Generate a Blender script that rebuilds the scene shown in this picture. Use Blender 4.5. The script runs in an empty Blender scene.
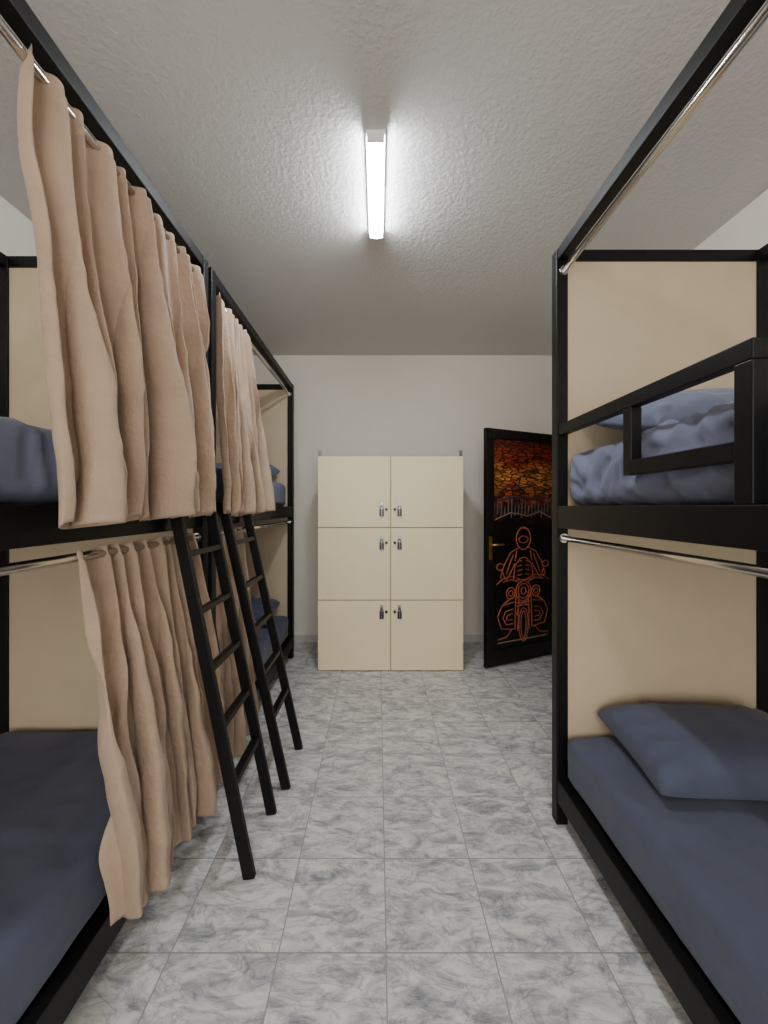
import bpy, bmesh, math, random
from mathutils import Vector, Matrix, noise
random.seed(4)
C = bpy.context.scene.collection

# ------------------------------------------------------------ materials
def newmat(name):
    m = bpy.data.materials.new(name); m.use_nodes = True
    nt = m.node_tree; b = nt.nodes['Principled BSDF']
    return m, nt, b
def srgb(r, g, b):
    f = lambda c: (c/255/12.92) if c/255 <= .04045 else ((c/255+.055)/1.055)**2.4
    return (f(r), f(g), f(b), 1)
def simple(name, col, rough=.5, metal=0, nscale=30, var=.08, bump=0, bscale=200, sheen=0, spec=.5, bdist=.004):
    m, nt, b = newmat(name); N = nt.nodes; L = nt.links
    tc = N.new('ShaderNodeTexCoord')
    n = N.new('ShaderNodeTexNoise'); n.inputs['Scale'].default_value = nscale; n.inputs['Detail'].default_value = 4
    L.new(tc.outputs['Object'], n.inputs['Vector'])
    r = N.new('ShaderNodeValToRGB')
    r.color_ramp.elements[0].position = .3; r.color_ramp.elements[1].position = .7
    r.color_ramp.elements[0].color = tuple(c*(1-var) for c in col[:3])+(1,)
    r.color_ramp.elements[1].color = tuple(min(1, c*(1+var)) for c in col[:3])+(1,)
    L.new(n.outputs['Fac'], r.inputs['Fac']); L.new(r.outputs['Color'], b.inputs['Base Color'])
    b.inputs['Roughness'].default_value = rough; b.inputs['Metallic'].default_value = metal
    b.inputs['Specular IOR Level'].default_value = spec
    if sheen: b.inputs['Sheen Weight'].default_value = sheen; b.inputs['Sheen Roughness'].default_value = .5
    if bump:
        n2 = N.new('ShaderNodeTexNoise'); n2.inputs['Scale'].default_value = bscale; n2.inputs['Detail'].default_value = 5
        L.new(tc.outputs['Object'], n2.inputs['Vector'])
        bp = N.new('ShaderNodeBump'); bp.inputs['Strength'].default_value = bump; bp.inputs['Distance'].default_value = bdist
        L.new(n2.outputs['Fac'], bp.inputs['Height']); L.new(bp.outputs['Normal'], b.inputs['Normal'])
    return m

M_black = simple('black_painted_steel', srgb(13, 12, 13), .45, 0, 40, .1, .05, 300, spec=.25)
M_chrome = simple('chrome_rod', srgb(205, 200, 195), .18, 1, 20, .03)
M_panel = simple('beige_panel', srgb(202, 184, 155), .6, 0, 8, .03, .05, 400)
M_white = simple('white_board', srgb(225, 222, 214), .6, 0, 8, .02)
M_curt = simple('tan_velvet', srgb(172, 149, 129), .95, 0, 9, .07, .5, 50, sheen=.12, spec=.08, bdist=.009)
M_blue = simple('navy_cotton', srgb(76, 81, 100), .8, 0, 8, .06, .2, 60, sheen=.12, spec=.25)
M_blue2 = simple('slate_cotton_lit', srgb(108, 113, 136), .8, 0, 8, .07, .2, 60, sheen=.12, spec=.25)  # slate cloth, with the upper bunks' closeness to the lamp lightened into its colour
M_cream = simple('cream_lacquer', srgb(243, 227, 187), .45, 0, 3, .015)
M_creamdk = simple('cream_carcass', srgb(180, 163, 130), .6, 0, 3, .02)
M_metal = simple('lock_steel', srgb(130, 130, 130), .3, 1, 50, .05)
M_dark = simple('padlock_dark', srgb(22, 22, 26), .35, .2, 50, .1)
M_brass = simple('brass', srgb(200, 165, 90), .3, 1, 50, .05)
M_doorfr = simple('dark_door_wood', srgb(24, 20, 19), .35, 0, 12, .2, spec=.3)
M_wall = simple('wall_paint', srgb(237, 231, 219), .8, 0, 4, .015, .2, 60)
M_base = simple('baseboard_tile', srgb(205, 202, 196), .4, 0, 8, .05)
M_house = simple('lamp_housing', srgb(235, 235, 235), .5, 0, 5, .01)
M_art = simple('orange_paint', srgb(176, 92, 62), .5, 0, 30, .3)
M_art2 = simple('cream_paint', srgb(160, 125, 100), .5, 0, 30, .2)
M_art3 = simple('grey_paint', srgb(64, 60, 64), .5, 0, 30, .3)

# ceiling : knock-down plaster
M_ceil, nt, b = newmat('textured_plaster'); N = nt.nodes; L = nt.links
g = N.new('ShaderNodeNewGeometry')
n1 = N.new('ShaderNodeTexNoise'); n1.inputs['Scale'].default_value = 48; n1.inputs['Detail'].default_value = 5; n1.inputs['Roughness'].default_value = .6; n1.inputs['Distortion'].default_value = .3
n2 = N.new('ShaderNodeTexVoronoi'); n2.inputs['Scale'].default_value = 70; n2.feature = 'SMOOTH_F1'
L.new(g.outputs['Position'], n1.inputs['Vector']); L.new(g.outputs['Position'], n2.inputs['Vector'])
r = N.new('ShaderNodeValToRGB'); r.color_ramp.elements[0].position = .38; r.color_ramp.elements[1].position = .66
L.new(n1.outputs['Fac'], r.inputs['Fac'])
ad = N.new('ShaderNodeMath'); ad.operation = 'MULTIPLY_ADD'; ad.inputs[1].default_value = .5
L.new(n2.outputs['Distance'], ad.inputs[0]); L.new(r.outputs['Color'], ad.inputs[2])
bp = N.new('ShaderNodeBump'); bp.inputs['Strength'].default_value = .42; bp.inputs['Distance'].default_value = .004
L.new(ad.outputs[0], bp.inputs['Height']); L.new(bp.outputs['Normal'], b.inputs['Normal'])
b.inputs['Base Color'].default_value = srgb(210, 208, 204); b.inputs['Roughness'].default_value = .85

# floor : grey marble ceramic tiles
T = .333
M_floor, nt, b = newmat('marble_tile'); N = nt.nodes; L = nt.links
def math_n(op, a=None, b_=None, v0=None, v1=None):
    m = N.new('ShaderNodeMath'); m.operation = op
    if a is not None: L.new(a, m.inputs[0])
    if b_ is not None: L.new(b_, m.inputs[1])
    if v0 is not None: m.inputs[0].default_value = v0
    if v1 is not None: m.inputs[1].default_value = v1
    return m.outputs[0]
g = N.new('ShaderNodeNewGeometry'); sp = N.new('ShaderNodeSeparateXYZ'); L.new(g.outputs['Position'], sp.inputs[0])
ux = math_n('DIVIDE', math_n('SUBTRACT', sp.outputs['X'], v1=.025-10*T), v1=T)
uy = math_n('DIVIDE', math_n('SUBTRACT', sp.outputs['Y'], v1=1.238-20*T), v1=T)
fx = math_n('FRACT', ux); fy = math_n('FRACT', uy)
ix = math_n('FLOOR', ux); iy = math_n('FLOOR', uy)
ex = math_n('ABSOLUTE', math_n('SUBTRACT', fx, v1=.5)); ey = math_n('ABSOLUTE', math_n('SUBTRACT', fy, v1=.5))
edge = math_n('MAXIMUM', ex, ey); grout = math_n('GREATER_THAN', edge, v1=.4938)
cb = N.new('ShaderNodeCombineXYZ'); L.new(ix, cb.inputs[0]); L.new(iy, cb.inputs[1])
wn = N.new('ShaderNodeTexWhiteNoise'); wn.noise_dimensions = '2D'; L.new(cb.outputs[0], wn.inputs['Vector'])
vm = N.new('ShaderNodeVectorMath'); vm.operation = 'MULTIPLY_ADD'
L.new(wn.outputs['Color'], vm.inputs[0]); vm.inputs[1].default_value = (7, 7, 7); L.new(g.outputs['Position'], vm.inputs[2])
mp = N.new('ShaderNodeMapping'); mp.inputs['Rotation'].default_value = (0, 0, .75); mp.inputs['Scale'].default_value = (1, 2.2, 1)
L.new(vm.outputs[0], mp.inputs['Vector'])
na = N.new('ShaderNodeTexNoise'); na.inputs['Scale'].default_value = 8.5; na.inputs['Detail'].default_value = 9; na.inputs['Roughness'].default_value = .7; na.inputs['Distortion'].default_value = .8
L.new(mp.outputs[0], na.inputs['Vector'])
ra = N.new('ShaderNodeValToRGB'); e = ra.color_ramp.elements
e[0].position = .30; e[0].color = srgb(136, 139, 145); e[1].position = .60; e[1].color = srgb(230, 228, 225)
k = e.new(.42); k.color = srgb(174, 176, 180); k = e.new(.5); k.color = srgb(207, 206, 205)
L.new(na.outputs['Fac'], ra.inputs['Fac'])
nb = N.new('ShaderNodeTexNoise'); nb.inputs['Scale'].default_value = 5; nb.inputs['Detail'].default_value = 7; nb.inputs['Roughness'].default_value = .6; nb.inputs['Distortion'].default_value = 1.2
L.new(mp.outputs[0], nb.inputs['Vector'])
vein = math_n('ABSOLUTE', math_n('SUBTRACT', nb.outputs['Fac'], v1=.5))
rv = N.new('ShaderNodeValToRGB'); rv.color_ramp.elements[0].position = 0; rv.color_ramp.elements[0].color = (.42, .43, .46, 1)
rv.color_ramp.elements[1].position = .03; rv.color_ramp.elements[1].color = (1, 1, 1, 1); L.new(vein, rv.inputs['Fac'])
mx = N.new('ShaderNodeMix'); mx.data_type = 'RGBA'; mx.blend_type = 'MULTIPLY'; mx.inputs['Factor'].default_value = .55
L.new(ra.outputs['Color'], mx.inputs['A']); L.new(rv.outputs['Color'], mx.inputs['B'])
mg = N.new('ShaderNodeMix'); mg.data_type = 'RGBA'; L.new(grout, mg.inputs['Factor'])
L.new(mx.outputs['Result'], mg.inputs['A']); mg.inputs['B'].default_value = srgb(150, 148, 146)
L.new(mg.outputs['Result'], b.inputs['Base Color'])
bp = N.new('ShaderNodeBump'); bp.invert = True; bp.inputs['Strength'].default_value = .4; bp.inputs['Distance'].default_value = .002
L.new(grout, bp.inputs['Height']); L.new(bp.outputs['Normal'], b.inputs['Normal'])
b.inputs['Roughness'].default_value = .38; b.inputs['Specular IOR Level'].default_value = .4

# lamp
M_emit, nt, b = newmat('lamp_diffuser')
b.inputs['Base Color'].default_value = (1, 1, 1, 1)
b.inputs['Emission Color'].default_value = (.90, .94, 1, 1); b.inputs['Emission Strength'].default_value = 165
M_emit2, nt, b = newmat('lamp_diffuser_warm')
b.inputs['Base Color'].default_value = (1, 1, 1, 1)
b.inputs['Emission Color'].default_value = (1, .96, .90, 1); b.inputs['Emission Strength'].default_value = 130

# door painting : sunset mosaic over black
M_paint, nt, b = newmat('painted_mosaic'); N = nt.nodes; L = nt.links
tc = N.new('ShaderNodeTexCoord'); sp = N.new('ShaderNodeSeparateXYZ'); L.new(tc.outputs['Object'], sp.inputs[0])
cm = N.new('ShaderNodeCombineXYZ'); L.new(sp.outputs['X'], cm.inputs[0]); L.new(sp.outputs['Z'], cm.inputs[1])
nz = N.new('ShaderNodeTexNoise'); nz.inputs['Scale'].default_value = 5; L.new(cm.outputs[0], nz.inputs['Vector'])
zz = math_n('ADD', sp.outputs['Z'], math_n('MULTIPLY', math_n('SUBTRACT', nz.outputs['Fac'], v1=.5), v1=.45))
mr = N.new('ShaderNodeMapRange'); mr.inputs['From Min'].default_value = 1.1; mr.inputs['From Max'].default_value = 2.0; L.new(zz, mr.inputs['Value'])
rr = N.new('ShaderNodeValToRGB'); e = rr.color_ramp.elements
e[0].position = .12; e[0].color = srgb(14, 11, 12); e[1].position = 1; e[1].color = srgb(96, 36, 28)
for p, c in ((.28, (80, 28, 20)), (.45, (176, 84, 44)), (.6, (206, 138, 66)), (.78, (158, 62, 38))):
    k = e.new(p); k.color = srgb(*c)
L.new(mr.outputs[0], rr.inputs['Fac'])
ms = N.new('ShaderNodeMapping'); ms.inputs['Scale'].default_value = (11, 42, 1); L.new(cm.outputs[0], ms.inputs['Vector'])
vo = N.new('ShaderNodeTexVoronoi'); vo.feature = 'DISTANCE_TO_EDGE'; vo.inputs['Scale'].default_value = 1; L.new(ms.outputs[0], vo.inputs['Vector'])
vc = N.new('ShaderNodeTexVoronoi'); vc.inputs['Scale'].default_value = 1; L.new(ms.outputs[0], vc.inputs['Vector'])
sc = N.new('ShaderNodeSeparateColor'); L.new(vc.outputs['Color'], sc.inputs[0])
gl = math_n('MULTIPLY', math_n('GREATER_THAN', vo.outputs['Distance'], v1=.09), math_n('ADD', math_n('MULTIPLY', sc.outputs[0], v1=1.1), v1=.25))
cc = N.new('ShaderNodeCombineColor'); [L.new(gl, cc.inputs[i]) for i in range(3)]
mm = N.new('ShaderNodeMix'); mm.data_type = 'RGBA'; mm.blend_type = 'MULTIPLY'; mm.inputs['Factor'].default_value = .9
L.new(rr.outputs['Color'], mm.inputs['A']); L.new(cc.outputs[0], mm.inputs['B'])
L.new(mm.outputs['Result'], b.inputs['Base Color']); b.inputs['Roughness'].default_value = .35

# ------------------------------------------------------------ mesh helpers
def link(o, parent=None):
    C.objects.link(o)
    if parent: o.parent = parent
    return o
def empty(name, loc=(0, 0, 0)):
    o = bpy.data.objects.new(name, None); o.empty_display_size = .1; o.location = loc; C.objects.link(o); return o
def addbox(bm, x0, x1, y0, y1, z0, z1, M=None):
    vs = [bm.verts.new((x, y, z)) for x in (x0, x1) for y in (y0, y1) for z in (z0, z1)]
    if M: 
        for v in vs: v.co = M @ v.co
    for f in ((0, 1, 3, 2), (4, 6, 7, 5), (0, 4, 5, 1), (2, 3, 7, 6), (0, 2, 6, 4), (1, 5, 7, 3)):
        bm.faces.new([vs[i] for i in f])
def boxes(name, lst, mat, parent=None, bevel=.003, M=None):
    bm = bmesh.new()
    for t in lst: addbox(bm, *t, M=M)
    bmesh.ops.recalc_face_normals(bm, faces=bm.faces)
    me = bpy.data.meshes.new(name); bm.to_mesh(me); bm.free(); me.materials.append(mat)
    o = link(bpy.data.objects.new(name, me), parent)
    if bevel:
        m = o.modifiers.new('bevel', 'BEVEL'); m.width = bevel; m.segments = 2; m.limit_method = 'ANGLE'
    return o
def beam(bm, p, q, w, h, up=(0, 1, 0)):
    p, q = Vector(p), Vector(q); d = (q-p); ln = d.length; d.normalize()
    s = Vector(up).normalized(); n = d.cross(s).normalized(); s = n.cross(d)
    M = Matrix((( s.x, n.x, d.x, p.x), (s.y, n.y, d.y, p.y), (s.z, n.z, d.z, p.z), (0, 0, 0, 1)))
    addbox(bm, -w/2, w/2, -h/2, h/2, 0, ln, M)
def meshobj(name, bm, mats, parent=None, bevel=0, smooth=False):
    bmesh.ops.recalc_face_normals(bm, faces=bm.faces)
    me = bpy.data.meshes.new(name); bm.to_mesh(me); bm.free()
    for m in (mats if isinstance(mats, list) else [mats]): me.materials.append(m)
    if smooth: me.polygons.foreach_set('use_smooth', [True]*len(me.polygons))
    o = link(bpy.data.objects.new(name, me), parent)
    if bevel:
        m = o.modifiers.new('bevel', 'BEVEL'); m.width = bevel; m.segments = 2; m.limit_method = 'ANGLE'
    return o
def cyl(name, p, q, r, mat, parent=None, seg=20):
    p, q = Vector(p), Vector(q); d = q-p
    bm = bmesh.new(); bmesh.ops.create_cone(bm, cap_ends=True, segments=seg, radius1=r, radius2=r, depth=d.length)
    rot = d.to_track_quat('Z', 'Y').to_matrix().to_4x4()
    bmesh.ops.transform(bm, matrix=Matrix.Translation((p+q)/2) @ rot, verts=bm.verts)
    o = meshobj(name, bm, mat, parent, smooth=True)
    for pl in o.data.polygons:
        if len(pl.vertices) > 4: pl.use_smooth = False
    return o
def ridge(v, s):
    return 1-abs(noise.noise(v*s))*2
def warp(v, a=.10, s=3.0):
    return v + a*Vector((noise.noise(v*s), noise.noise(v*s+Vector((9, 3, 1))), noise.noise(v*s+Vector((2, 8, 5)))))
def softbox(name, x0, x1, y0, y1, z0, z1, mat, parent=None, r=.05, res=.022, wr=.004, wscale=5, lump=0, seed=0, vert=False):
    """rounded cloth-covered block with wrinkle displacement"""
    bm = bmesh.new()
    c = Vector(((x0+x1)/2, (y0+y1)/2, (z0+z1)/2)); h = Vector(((x1-x0)/2, (y1-y0)/2, (z1-z0)/2))
    n = [max(4, int(2*a/res)) for a in h]
    def grid(ax, sgn):
        a, b_ = [(1, 2), (0, 2), (0, 1)][ax]
        vs = []
        for i in range(n[a]+1):
            row = []
            for j in range(n[b_]+1):
                p = Vector((0, 0, 0)); p[ax] = sgn*h[ax]; p[a] = -h[a]+2*h[a]*i/n[a]; p[b_] = -h[b_]+2*h[b_]*j/n[b_]
                row.append(bm.verts.new(p))
            vs.append(row)
        for i in range(n[a]):
            for j in range(n[b_]):
                bm.faces.new((vs[i][j], vs[i+1][j], vs[i+1][j+1], vs[i][j+1]))
    for ax in range(3):
        for s in (-1, 1): grid(ax, s)
    bmesh.ops.remove_doubles(bm, verts=bm.verts, dist=1e-5)
    off = Vector((seed*3.1, seed*1.7, seed*.9))
    for v in bm.verts:
        p = v.co.copy(); q = Vector([max(-h[i]+r, min(h[i]-r, p[i])) for i in range(3)])
        d = p-q
        if d.length > 1e-7: d.normalize(); p = q+d*r
        w = warp(Vector((p.x, p.y, p.z*(.25 if vert else 1)))+off)
        k = ridge(w, wscale)*.6+ridge(w*2.1+Vector((5, 2, 1)), wscale)*.4-.6
        edge = 1 if p.z > -h.z*.5 else .3
        if d.length > 1e-7: p += d*wr*k*edge*1.5
        if p.z > 0 and lump:
            tt = max(0, noise.noise(w*2.2))+.35*ridge(w, 3.2)
            p.z += lump*tt*min(1, (h.x-abs(p.x))/.12+.25)
        v.co = p+c
    return meshobj(name, bm, mat, parent, smooth=True)
def pillow(name, loc, W, D, Th, rot, mat, parent=None, seed=0, wr=.006):
    bm = bmesh.new(); n = 64; top = {}; bot = {}
    off = Vector((seed*2.3, seed, seed*4))
    for i in range(n+1):
        for j in range(n+1):
            u = math.sin((-1+2*i/n)*math.pi/2); v = math.sin((-1+2*j/n)*math.pi/2)
            x = u*W/2*(1-.04*(1-v*v)); y = v*D/2*(1-.05*(1-u*u))
            h = Th*(max(0, (1-abs(u)**4)*(1-abs(v)**3.2)))**.42
            w = warp(Vector((x, y, 0))+off, .06, 5)
            fade = min(1, h/(Th*.4))
            wz = wr*(ridge(w, 6)*.7+ridge(w*2, 6)*.5-.4)*fade
            e_ = max(abs(u), abs(v))
            wz += .006*fade*math.sin((x*1.0 if abs(v) > abs(u) else y)*70+3*noise.noise(w*5))*max(0, e_-.55)*1.8
            top[i, j] = bm.verts.new((x, y, h*.66+wz+.003))
            bot[i, j] = top[i, j] if i in (0, n) or j in (0, n) else bm.verts.new((x, y, -h*.34))
    for i in range(n):
        for j in range(n):
            bm.faces.new((top[i, j], top[i+1, j], top[i+1, j+1], top[i, j+1]))
            q = (bot[i, j], bot[i, j+1], bot[i+1, j+1], bot[i+1, j])
            if len(set(q)) == 4:
                try: bm.faces.new(q)
                except ValueError: pass
    o = meshobj(name, bm, mat, parent, smooth=True)
    o.location = loc; o.rotation_euler = rot
    return o
def curtain(name, y0, y1, z0, z1, xt, xb, folds, seed, at=.018, ab=.036, drift=0, drift1=0, lowlift=0):
    """hanging pleated cloth: y along the rod, z0 top, z1 hem"""
    bm = bmesh.new(); nu = folds*26; nv = 100; G = []
    for j in range(nv+1):
        t = j/nv; row = []
        for i in range(nu+1):
            s = i/nu
            ph = 2*math.pi*folds*s + 3.6*noise.noise(Vector((s*4+seed, t*1.2, 1.5))) + 2.4*noise.noise(Vector((s*9, t*2.4, seed)))
            amp = (at+(ab-at)*min(1, t*1.5)**.8)*(1+1.0*noise.noise(Vector((s*6+seed*2, t*1.4, 7))))
            f = math.sin(ph); f = math.copysign(abs(f)**.75, f)
            f2 = .45*math.sin(ph*.5+seed+1.6*t)+.28*math.sin(ph*2.0+3*t+seed)*t
            x = xt+(xb-xt)*min(1, t*1.15)**1.1
            x += amp*(f+f2)
            x += .010*noise.noise(Vector((s*12, t*7, seed)))*t
            wv = warp(Vector((s*6*(y1-y0), t*3*(z0-z1), seed)), .3, 1.2)
            x += .007*(ridge(wv, 2.2)-.5)*min(1, t*4)
            y = y0+(y1-y0)*s + drift*t*(1-s) + drift1*t*s + amp*.75*math.cos(ph)*(.4+t)
            if t < .03: x = xt+(x-xt)*.75
            z = z0+(z1-z0)*t + (.016*noise.noise(Vector((s*6, seed, 3))) + .008*f + lowlift*(1-s)**3)*t
            z += .008*math.sin(ph+1)*max(0, 1-t*8)
            row.append(bm.verts.new((x, y, z)))
        G.append(row)
    for j in range(nv):
        for i in range(nu):
            bm.faces.new((G[j][i], G[j][i+1], G[j+1][i+1], G[j+1][i]))
    o = meshobj(name, bm, M_curt, smooth=True)
    m = o.modifiers.new('thick', 'SOLIDIFY'); m.thickness = .003; m.offset = 0
    return o

# ------------------------------------------------------------ room
H = 2.93; XL = -1.88; XR = 1.90; YB = 4.09; YF = -2.6; XJ = 1.78; YJ = 2.7
boxes('floor', [(XL-.12, XR+1.4, YF-.12, YB+.12, -.1, 0)], M_floor, bevel=0)
boxes('ceiling', [(XL-.12, XR+1.4, YF-.12, YB+.12, H, H+.1)], M_ceil, bevel=0)
boxes('wall_back', [(XL-.12, XR+1.4, YB, YB+.12, 0, H)], M_wall, bevel=0)
WX, WZ0, WZ1 = 1.3, .75, 2.45
boxes('wall_front', [(XL-.12, -WX, YF-.12, YF, 0, H), (WX, XR+1.4, YF-.12, YF, 0, H), (-WX, WX, YF-.12, YF, 0, WZ0), (-WX, WX, YF-.12, YF, WZ1, H)], M_wall, bevel=0)
boxes('fill_window', [(-WX, -WX+.05, YF-.08, YF-.03, WZ0, WZ1), (WX-.05, WX, YF-.08, YF-.03, WZ0, WZ1), (-.025, .025, YF-.08, YF-.03, WZ0, WZ1),
                   (-WX, WX, YF-.08, YF-.03, WZ0, WZ0+.05), (-WX, WX, YF-.08, YF-.03, WZ1-.05, WZ1)], M_white, bevel=.003)  # invented window frame, added to house the fill light
boxes('wall_left', [(XL-.12, XL, YF, YB, 0, H)], M_wall, bevel=0)
DY0, DY1, DH = 2.88, 3.78, 2.10
boxes('wall_right', [(XR, XR+.12, YF, YJ, 0, H), (XJ, XR+.12, YJ, DY0, 0, H), (XJ, XR+.12, DY1, YB, 0, H), (XJ, XR+.12, DY0, DY1, DH, H)], M_wall, bevel=0)
boxes('wall_hall', [(XR+1.3, XR+1.4, YF, YB, 0, H)], M_wall, bevel=0)
boxes('trim_1', [(XJ-.035, XJ-.001, DY0-.06, DY0, 0, DH+.06), (XJ-.035, XJ-.001, DY1, DY1+.06, 0, DH+.06), (XJ-.035, XJ-.001, DY0, DY1, DH, DH+.06)], M_doorfr)
boxes('baseboard_back', [(XL, XJ-.04, YB-.012, YB, 0, .075)], M_base, bevel=.002)
boxes('baseboard_left', [(XL, XL+.012, YF, YB-.013, 0, .075)], M_base, bevel=.002)
boxes('baseboard_right', [(XR-.012, XR, YF, YJ-.01, 0, .075)], M_base, bevel=.002)

# ------------------------------------------------------------ lamps
def lamp(y0, y1, x, mat):
    e = empty('ceiling_light_fixture', (x, (y0+y1)/2, H)); l = (y1-y0)/2
    boxes('housing', [(-.041, .041, -l-.01, l+.01, -.018, 0), (-.036, .036, -l-.01, -l, -.05, -.018), (-.036, .036, l, l+.01, -.05, -.018)], M_house, e)
    bm = bmesh.new(); n = 10; R = []
    for yy in (-l, l):
        R.append([bm.verts.new((-.034*math.cos(math.pi*i/n), yy, -.018-.034*math.sin(math.pi*i/n)**.6)) for i in range(n+1)])
    for i in range(n): bm.faces.new((R[0][i], R[0][i+1], R[1][i+1], R[1][i]))
    bm.faces.new(R[0]); bm.faces.new(R[1][::-1])
    meshobj('diffuser', bm, mat, e)
lamp(1.65, 2.23, -.01, M_emit)
lamp(-1.5, -.88, -.01, M_emit2)
# added frontal fill light, set in the made-up window behind the camera
def area(name, loc, rot, sx, sy, en, col):
    l = bpy.data.lights.new(name, 'AREA'); l.shape = 'RECTANGLE'; l.size = sx; l.size_y = sy; l.energy = en; l.color = col
    o = bpy.data.objects.new(name, l); o.location = loc; o.rotation_euler = rot; C.objects.link(o); return o
area('frontal_fill_light', (0, YF-.10, (WZ0+WZ1)/2), (math.radians(90), 0, 0), 2*WX-.1, WZ1-WZ0-.1, 95, (1, .97, .93))

# ------------------------------------------------------------ bunk beds
PT = .05
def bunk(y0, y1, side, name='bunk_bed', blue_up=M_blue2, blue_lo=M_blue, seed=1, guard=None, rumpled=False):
    """side=+1 right; y1 = far end. xo outer (aisle) face |x|=.775"""
    e = empty(name)
    s = side; XO = .775; XI = 1.70
    def bx(xa, xb, *r):
        a, b_ = s*xa, s*xb
        return (min(a, b_), max(a, b_))+r
    L_ = []
    for yy in (y0, y1-PT):
        for xa in (XO, XI-PT):
            L_.append(bx(xa, xa+PT, yy, yy+PT, .0, 2.50))
    for z0, z1 in ((.10, .20), (1.29, 1.385), (2.45, 2.50)):
        for xa in (XO+.003, XI-PT+.003):
            L_.append(bx(xa, xa+PT-.006, y0+PT, y1-PT, z0, z1))
        for yy in (y0+.003, y1-PT+.003):
            L_.append(bx(XO+PT, XI-PT, yy, yy+PT-.006, z0, z1))
    for z in (.165, 1.345):
        L_.append(bx(XO+PT, XI-PT, y0+PT, y1-PT, z, z+.02))
    if guard:
        ga, gb = guard
        L_.append(bx(XO+.005, XO+.04, ga, y1-PT, 1.69, 1.735))
        L_.append(bx(XO+.005, XO+.04, ga, ga+.045, 1.385, 1.69))
        L_.append(bx(XO+.005, XO+.04, gb, gb+.04, 1.48, 1.69))
        L_.append(bx(XO+.005, XO+.04, ga+.045, gb, 1.48, 1.525))
    boxes('frame', L_, M_black, e, .003)
    P = []
    for z0, z1 in ((.20, 1.29), (1.385, 2.45)):
        P.append(bx(XO+PT, XI-PT, y1-PT+.01, y1-.012, z0, z1))
    boxes('end_panel', P, M_panel, e, 0)
    boxes('end_panel_backing', [bx(XO+.008, XI, y1, y1+.014, .12, 2.47)], M_white, e, .001)
    for z in (1.245, 2.405):
        cyl('curtain_rod', (s*(XO+.03), y0+PT, z), (s*(XO+.03), y1-PT, z), .0125, M_chrome, e)
        for yy in (y0+PT, y1-PT-.006):
            cyl('rod_flange', (s*(XO+.03), yy, z), (s*(XO+.03), yy+.006, z), .02, M_chrome, e)
    xa, xb = sorted((s*(XO+.028), s*(XI-.055)))
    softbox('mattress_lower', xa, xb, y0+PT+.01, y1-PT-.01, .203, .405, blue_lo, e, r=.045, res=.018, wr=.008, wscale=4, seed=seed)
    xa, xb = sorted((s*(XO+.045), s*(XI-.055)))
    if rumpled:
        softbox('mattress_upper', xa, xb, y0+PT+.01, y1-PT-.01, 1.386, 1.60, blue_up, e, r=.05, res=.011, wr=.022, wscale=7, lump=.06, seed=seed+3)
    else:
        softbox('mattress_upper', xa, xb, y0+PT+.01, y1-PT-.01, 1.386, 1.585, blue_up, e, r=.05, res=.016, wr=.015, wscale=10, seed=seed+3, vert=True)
    return e
bR = bunk(-.15, 1.785, 1, guard=(.833, 1.235), seed=1, rumpled=True)
bL1 = bunk(-.10, 1.83, -1, seed=5)
bL2 = bunk(1.865, 3.69, -1, seed=9)

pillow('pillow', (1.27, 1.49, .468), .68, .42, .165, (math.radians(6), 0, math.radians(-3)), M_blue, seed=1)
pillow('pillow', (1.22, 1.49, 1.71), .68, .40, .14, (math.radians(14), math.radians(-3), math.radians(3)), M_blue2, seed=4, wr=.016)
for (x, y, z, a, sd, m) in ((-1.2, 3.40, .475, 12, 7, M_blue), (-1.2, 3.40, 1.655, 12, 8, M_blue2)):
    pillow('pillow', (x, y, z), .64, .40, .14, (math.radians(a), 0, 0), m, seed=sd)

# ------------------------------------------------------------ curtains
curtain('bed_curtain', .90, 1.75, 2.42, 1.345, -.795, -.712, 11, 3.3, ab=.042)
curtain('bed_curtain', 1.945, 2.50, 2.42, 1.345, -.795, -.72, 8, 8.1, ab=.03, drift=-.06)
curtain('bed_curtain', 1.05, 1.76, 1.262, .15, -.805, -.72, 9, 5.7, ab=.038, lowlift=.06, drift=.08, drift1=.09)
curtain('bed_curtain', 1.94, 2.36, 1.262, .13, -.805, -.735, 5, 1.9, ab=.028)

# ------------------------------------------------------------ ladders
def ladder(ya, yb, xf):
    bm = bmesh.new(); xt = -.755; zt = 1.375
    for y in (ya, yb):
        beam(bm, (xf, y, 0), (xt, y, zt), .022, .045)
        addbox(bm, xt-.05, xt+.012, y-.011, y+.011, 1.39, 1.402)
        addbox(bm, xt-.003, xt+.012, y-.011, y+.011, 1.33, 1.40)
    for z in (.34, .555, .77, .985, 1.20):
        x = xf+(xt-xf)*z/zt
        beam(bm, (x, ya+.011, z), (x, yb-.011, z), .036, .022, up=(1, 0, .2))
    meshobj('bunk_bed_ladder', bm, M_black, bevel=.003)
ladder(1.49, 1.80, -.478)
ladder(1.96, 2.28, -.45)

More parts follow.
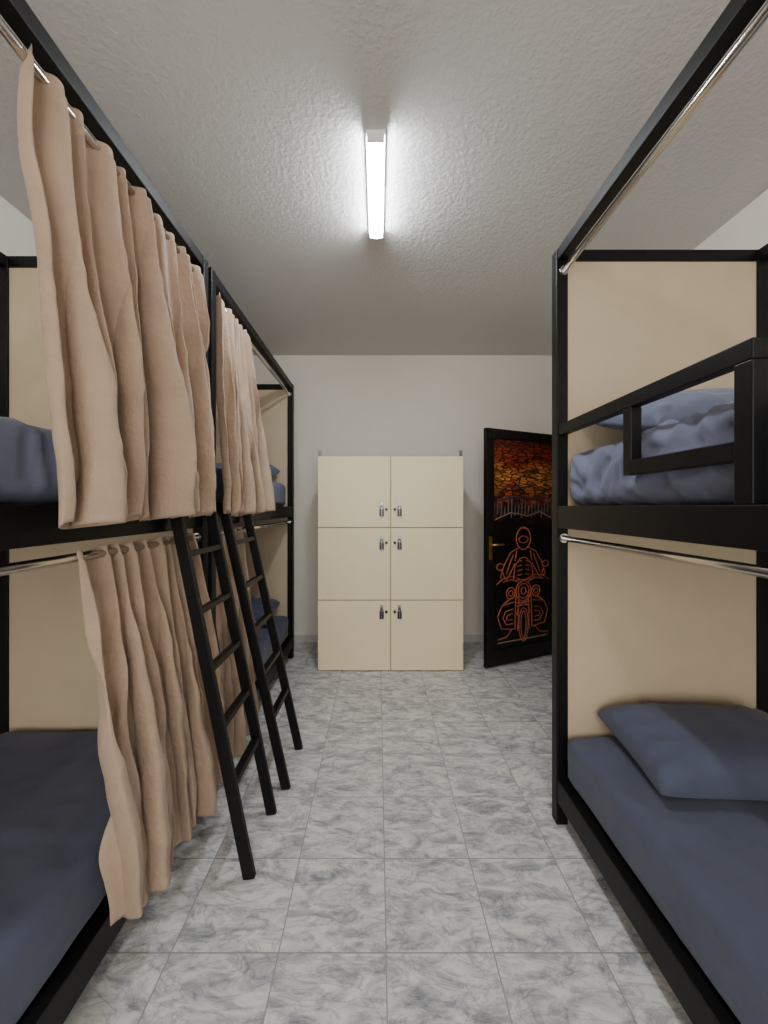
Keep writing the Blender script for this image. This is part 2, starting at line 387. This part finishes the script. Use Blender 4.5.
# ------------------------------------------------------------ locker cabinet
lk = empty('storage_locker')
x0, x1, yf, yb, zt = -.505, .716, 3.36, 3.90, 1.81
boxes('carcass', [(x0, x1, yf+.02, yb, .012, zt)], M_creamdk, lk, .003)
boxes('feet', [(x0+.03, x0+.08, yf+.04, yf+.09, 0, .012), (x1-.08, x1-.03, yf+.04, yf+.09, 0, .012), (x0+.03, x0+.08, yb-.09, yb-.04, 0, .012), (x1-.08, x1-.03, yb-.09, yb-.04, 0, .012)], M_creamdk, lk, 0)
xm = (x0+x1)/2; zr = [.004, .597, 1.207, zt]
D = []
for r_ in range(3):
    for c_ in range(2):
        a, b_ = (x0, xm-.004) if c_ == 0 else (xm+.004, x1)
        D.append((a, b_, yf, yf+.018, zr[r_]+.004, zr[r_+1]-.004))
boxes('doors', D, M_cream, lk, .002)
for r_, zc in enumerate((.51, 1.09, 1.37)):
    for sx in (-1, 1):
        xk = xm+sx*.035
        cyl('lock_cylinder', (xk, yf-.012, zc-.01), (xk, yf, zc-.01), .012, M_dark, lk)
        xh = xk+sx*.04
        boxes('hasp', [(xh-.012, xh+.012, yf-.006, yf, zc-.02, zc+.045)], M_metal, lk, .002)
        boxes('padlock', [(xh-.018, xh+.018, yf-.022, yf-.007, zc-.066, zc-.008)], M_dark, lk, .004)
        boxes('number_wheels', [(xh-.004, xh+.004, yf-.024, yf-.022, zc-.060+k*.013, zc-.052+k*.013) for k in range(4)], M_metal, lk, .001)
        bm = bmesh.new(); R = []
        for i in range(13):
            a = math.pi*i/12; cx, cz = xh+.013*math.cos(a), zc-.010+.03*math.sin(a)
            R.append([bm.verts.new((cx+.004*math.cos(b2)*math.cos(a), yf-.015+.004*math.sin(b2), cz+.004*math.cos(b2)*math.sin(a))) for b2 in [k*math.pi/3 for k in range(6)]])
        for i in range(12):
            for k in range(6): bm.faces.new((R[i][k], R[i][(k+1) % 6], R[i+1][(k+1) % 6], R[i+1][k]))
        meshobj('shackle', bm, M_dark, lk, smooth=True)
for xx in (x0+.012, x1-.012):
    boxes('corner_bracket', [(xx-.012, xx+.012, yf+.03, yf+.05, zt, zt+.05), (xx-.012, xx+.012, yf+.03, yf+.09, zt, zt+.004)], M_metal, lk, .001)

# ------------------------------------------------------------ door
dr = empty('door_1', (.92, 3.39, 0)); dr.rotation_euler = (0, 0, math.atan2(.38, .80))
W = .885; HT = 2.055; z0 = .012
boxes('door_leaf', [(0, .085, 0, .04, z0, HT), (W-.085, W, 0, .04, z0, HT), (.085, W-.085, 0, .04, HT-.085, HT), (.085, W-.085, 0, .04, z0, .15)], M_doorfr, dr, .004)
boxes('painted_panel', [(.085, W-.085, .012, .03, .15, HT-.085)], M_paint, dr, 0)
boxes('lock_plate', [(.025, .06, -.004, 0, .93, 1.13)], M_brass, dr, .002)
cyl('handle_neck', (.042, -.045, 1.06), (.042, 0, 1.06), .009, M_brass, dr)
cyl('handle_lever', (.035, -.045, 1.06), (.15, -.045, 1.06), .008, M_brass, dr)
def strokes(name, polys, r, mat, off=.011):
    cu = bpy.data.curves.new(name, 'CURVE'); cu.dimensions = '3D'; cu.bevel_depth = r; cu.bevel_resolution = 1
    for pts, cyc in polys:
        sp_ = cu.splines.new('POLY'); sp_.points.add(len(pts)-1)
        for i, (u, z) in enumerate(pts): sp_.points[i].co = (u, off, z, 1)
        sp_.use_cyclic_u = cyc
    cu.materials.append(mat)
    o = bpy.data.objects.new(name, cu); return link(o, dr)
def ell(cx, cz, a, b_, t0=0, t1=360, n=28):
    return [(cx+a*math.cos(math.radians(t0+(t1-t0)*i/n)), cz+b_*math.sin(math.radians(t0+(t1-t0)*i/n))) for i in range(n+1)]
c = .43
S = []
S.append((ell(c, 1.10, .085, .10), False)); S.append((ell(c, 1.09, .055, .03), False)); S.append((ell(c, 1.14, .07, .05, 0, 180), False))
for m in (-1, 1):
    S.append(([(c+m*.05, 1.02), (c+m*.15, .98), (c+m*.22, .88), (c+m*.27, .77), (c+m*.2, .74), (c+m*.14, .82), (c+m*.1, .88)], False))
    S.append(([(c+m*.08, .99), (c+m*.1, .9)], False)); S.append(([(c+m*.12, .96), (c+m*.17, .86), (c+m*.2, .79)], False))
    S.append(([(c+m*.03, .73), (c+m*.14, .77), (c+m*.24, .755), (c+m*.31, .71)], False))
    S.append(([(c+m*.03, .70), (c+m*.14, .74), (c+m*.24, .725)], False))
    S.append((ell(c+m*.27, .86, .04, .028), False)); S.append(([(c+m*.25, .83), (c+m*.22, .76)], False))
    S.append((ell(c+m*.15, .62, .05, .05), False)); S.append((ell(c+m*.15, .62, .025, .025), False))
    S.append(([(c+m*.055, .62), (c+m*.06, .44), (c+m*.07, .28)], False))
    S.append(([(c+m*.09, .6), (c+m*.1, .42), (c+m*.1, .3)], False))
    S.append(([(c+m*.11, .54), (c+m*.25, .52), (c+m*.3, .43), (c+m*.26, .32), (c+m*.11, .3)], False))
    S.append(([(c+m*.12, .48), (c+m*.21, .465), (c+m*.24, .41), (c+m*.2, .35), (c+m*.12, .35)], False))
    S.append(([(c+m*.13, .44), (c+m*.19, .43), (c+m*.2, .39), (c+m*.13, .385)], False))
    S.append(([(c+m*.12, .73), (c+m*.1, .86), (c+m*.04, .92), (c, .93)], False))
    S.append(([(c+m*.14, .3), (c+m*.2, .24), (c+m*.3, .23)], False))
    for q in range(4):
        S.append(([(c+m*(.13+.02*q), .58-.01*q), (c+m*(.2+.02*q), .56-.015*q)], False))
        S.append(([(c+m*.02, .90-.04*q), (c+m*.08, .89-.04*q)], False))
S.append((ell(c, .63, .09, .09), False)); S.append((ell(c, .63, .065, .065), False)); S.append((ell(c, .63, .03, .03), False))
S.append((ell(c, .33, .055, .15), False)); S.append((ell(c, .33, .03, .12), False))
S.append((ell(c, .42, .08, .1, 0, 180), False))
S.append(([(c-.1, .53), (c+.1, .53)], False)); S.append(([(c-.1, .5), (c+.1, .5)], False)); S.append(([(c-.1, .73), (c+.1, .73)], False))
strokes('motorcycle_drawing', S, .005, M_art)
S2 = [([(c-.3, .2), (c+.3, .2)], False), ([(c-.33, 1.27), (c-.15, 1.33), (c+.05, 1.30), (c+.2, 1.34), (c+.34, 1.28)], False)]
strokes('skyline_drawing', S2, .005, M_art2)
S3 = [([(c-.30, 1.50), (c-.2, 1.56), (c-.05, 1.55), (c+.1, 1.57), (c+.22, 1.53)], False), ([(c-.3, 1.44), (c-.12, 1.47), (c+.1, 1.46), (c+.3, 1.49)], False)]
S3 += [([(c-.34+.04*i, 1.30+.02*math.sin(i*2.1)), (c-.33+.04*i, 1.42+.035*math.sin(i*1.7))], False) for i in range(18)]
strokes('smoke_drawing', S3, .010, M_art3, .016)

# ------------------------------------------------------------ world + camera
w = bpy.data.worlds.new('World'); bpy.context.scene.world = w; w.use_nodes = True
w.node_tree.nodes['Background'].inputs[0].default_value = (.8, .85, .9, 1); w.node_tree.nodes['Background'].inputs[1].default_value = .4
cam = bpy.data.cameras.new('camera'); co = bpy.data.objects.new('camera', cam); C.objects.link(co)
co.location = (0, 0, 1.38); co.rotation_euler = (math.radians(90), 0, 0)
cam.sensor_fit = 'HORIZONTAL'; cam.sensor_width = 36; cam.lens = 400/768*36
cam.shift_x = 6/768; cam.shift_y = -5/768; cam.clip_start = .02
bpy.context.scene.camera = co
